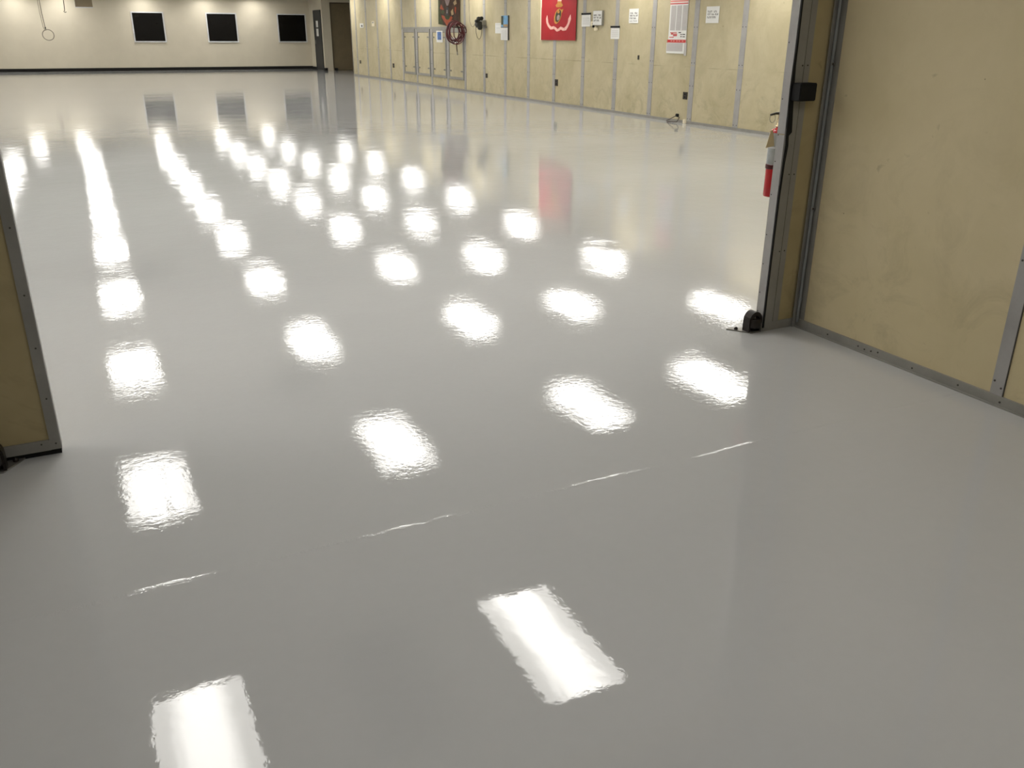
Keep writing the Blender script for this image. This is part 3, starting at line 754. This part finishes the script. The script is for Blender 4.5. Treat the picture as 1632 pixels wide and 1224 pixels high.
# ------------------------------------------------------------ far hanging things
o = thing('hanging_cord', 'long thin cord looped at the end, hanging before the far wall at left', 'cord', (-.26, 35.3, 1.2))
m = MB().tube([(-.28, 35.3, HC), (-.27, 35.3, 2.0), (-.245, 35.3, 1.56), (-.235, 35.3, 1.45)], .012, 'cord', 6).tube([(-.33, 35.32, HC), (-.33, 35.32, 2.0), (-.30, 35.32, 1.56), (-.26, 35.31, 1.45)], .008, 'cord', 6)
m.build('cord', o)
MB().tube([(-.19+.175*math.cos(a), 35.3, 1.31+.17*math.sin(a)) for a in [2*PI*i/24 for i in range(25)]], .012, 'cord', 6, False).build('loop', o)
B(-.26, -.22, 35.27, 35.33, 1.50, 1.56, 'darkplastic', bev=.005).build('clip', o)
o = thing('hanging_cord', 'short dark cord with a small hook, hanging left of the brown box', 'cord', (.44, 35.3, 2.04))
MB().tube([(.46, 35.3, HC), (.455, 35.3, 2.3), (.44, 35.3, 2.08)], .012, 'hosedark', 6).build('cord', o)
MB().tube([(.44, 35.3, 2.08), (.41, 35.3, 2.05), (.44, 35.3, 2.02), (.49, 35.3, 2.04)], .012, 'hosedark', 6).build('hook', o)
o = thing('ceiling_box', 'square brown box hanging from the ceiling near the far wall', 'box', (1.05, 35.3, 2.19))
B(.80, 1.33, 35.2, 35.7, 2.19, 2.62, 'brown', bev=.006).build('body', o)
B(.79, 1.34, 35.19, 35.71, 2.18, 2.2, 'silver').build('lower_trim', o)
for x in (.9, 1.23): B(x-.015, x+.015, 35.42, 35.48, 2.61, HC, 'steel').build('hanger', o)

# cords hanging from the ceiling grid, seen mirrored in the glossy floor
for i, (x, y, z, lb) in enumerate(((.24, 7.64, 2.23, 'short hanging pull cord mirrored in the nearest blob of the long light streak'),
        (.25, 10.82, 2.16, 'short hanging pull cord mirrored in the second blob of the long light streak'),
        (.32, 14.17, 2.34, 'short hanging pull cord mirrored in the third blob of the long light streak'),
        (.32, 16.75, 2.2, 'short hanging pull cord mirrored in the fourth blob of the long light streak'),
        (3.10, 5.83, 1.84, 'hanging cord mirrored as a thin dark line in the middle of the near floor'),
        (6.07, 8.57, 2.18, 'hanging cord mirrored as a faint dark line left of the right sliding door'),
        (3.21, 17.25, 2.0, 'hanging cord mirrored as a thin line among the left light reflections'),
        (6.35, 20.28, 2.13, 'hanging cord mirrored inside a light reflection below the brown door'))):
    o = thing('hanging_cord', lb, 'cord', (x, y, z))
    MB().tube([(x, y, HC), (x+.004, y, (HC+z)/2), (x, y, z+.03)], .013, 'hosedark', 6).build('cord', o)
    MB().lathe([(.012, 0), (.022, .01), (.022, .05), (.01, .06)], (x, y, z-.02), 'darkplastic', 10).build('pull', o)
    MB().lathe([(.05, -.02), (.04, 0)], (x, y, HC), 'darkplastic', 12).build('ceiling_plate', o)

# ------------------------------------------------------------ ceiling lights and vents
proto = thing('ceiling_light', 'recessed rectangular ceiling light, seen as a glow mirrored in the glossy floor', 'ceiling light', (0, 0, 0), 'recessed lights mirrored in the floor')
B(-.30, .30, -.60, .60, -.008, .0, 'lens').build('diffuser', proto)
B(-.33, -.30, -.63, .63, -.014, 0, 'white').box(.30, .33, -.63, .63, -.014, 0, 'white').box(-.30, .30, -.63, -.60, -.014, 0, 'white').box(-.30, .30, .60, .63, -.014, 0, 'white').build('frame', proto)
spots = []
for j in range(9):
    Y = 4.50+3.62*j
    for X in (-4.6, -2.2, .15, 2.53, 4.99, 6.80):
        spots.append((X+.012*(Y-4.5), Y))
for j in range(0, 7): spots.append((9.03, 10.6+3.63*j))
spots.append((8.93, 6.97))
for X in (-6.0, -3.7, -1.2, .35, 3.2, 5.5, 7.4): spots.append((X, 38.15))
for i, (x, y) in enumerate(spots):
    if i == 0: o = proto
    else:
        o = proto.copy(); C.objects.link(o)
        for ch in list(proto.children):
            c = ch.copy(); c.parent = o; C.objects.link(c)
    o.location = (x, y, HC)
# unseen dimmer pair, added over the passage to brighten its floor and wall
for x, y in ((.1, .88), (2.0, .88)):
    o = thing('ceiling_light', 'unseen dim ceiling light added to brighten the passage', 'ceiling light', (x, y, HC), 'added passage fill lights')
    B(x-.30, x+.30, y-.60, y+.60, HC-.008, HC, 'lensfill').build('diffuser', o)
    B(x-.33, x-.30, y-.63, y+.63, HC-.014, HC, 'white').box(x+.30, x+.33, y-.63, y+.63, HC-.014, HC, 'white').box(x-.30, x+.30, y-.63, y-.60, HC-.014, HC, 'white').box(x-.30, x+.30, y+.60, y+.63, HC-.014, HC, 'white').build('frame', o)
def vent(x, y, label, w_=.29, l_=.6):
    o = thing('ceiling_vent', label, 'vent', (x, y, HC))
    B(x-w_, x+w_, y-l_, y+l_, HC-.008, HC, 'vent').build('backing_or_shadow', o)
    m = MB()
    for i in range(12):
        yy = y-l_+l_*2*(i+.5)/12; m.box(x-w_+.02, x+w_-.02, yy-.02, yy+.02, HC-.014, HC-.008, 'vent')
    m.build('louvre', o)
vent(1.37, 4.53, 'grey ceiling return grille, mirrored dark between the two nearest light reflections')
vent(2.05, 10.4, 'grey ceiling grille, mirrored as a faint smudge left of the centre', .3, .3)
vent(.95, 16.7, 'grey ceiling grille, mirrored as a small dark patch right of the long light streak', .3, .4)

for ob in C.objects:
    if '_o' in ob: del ob['_o']
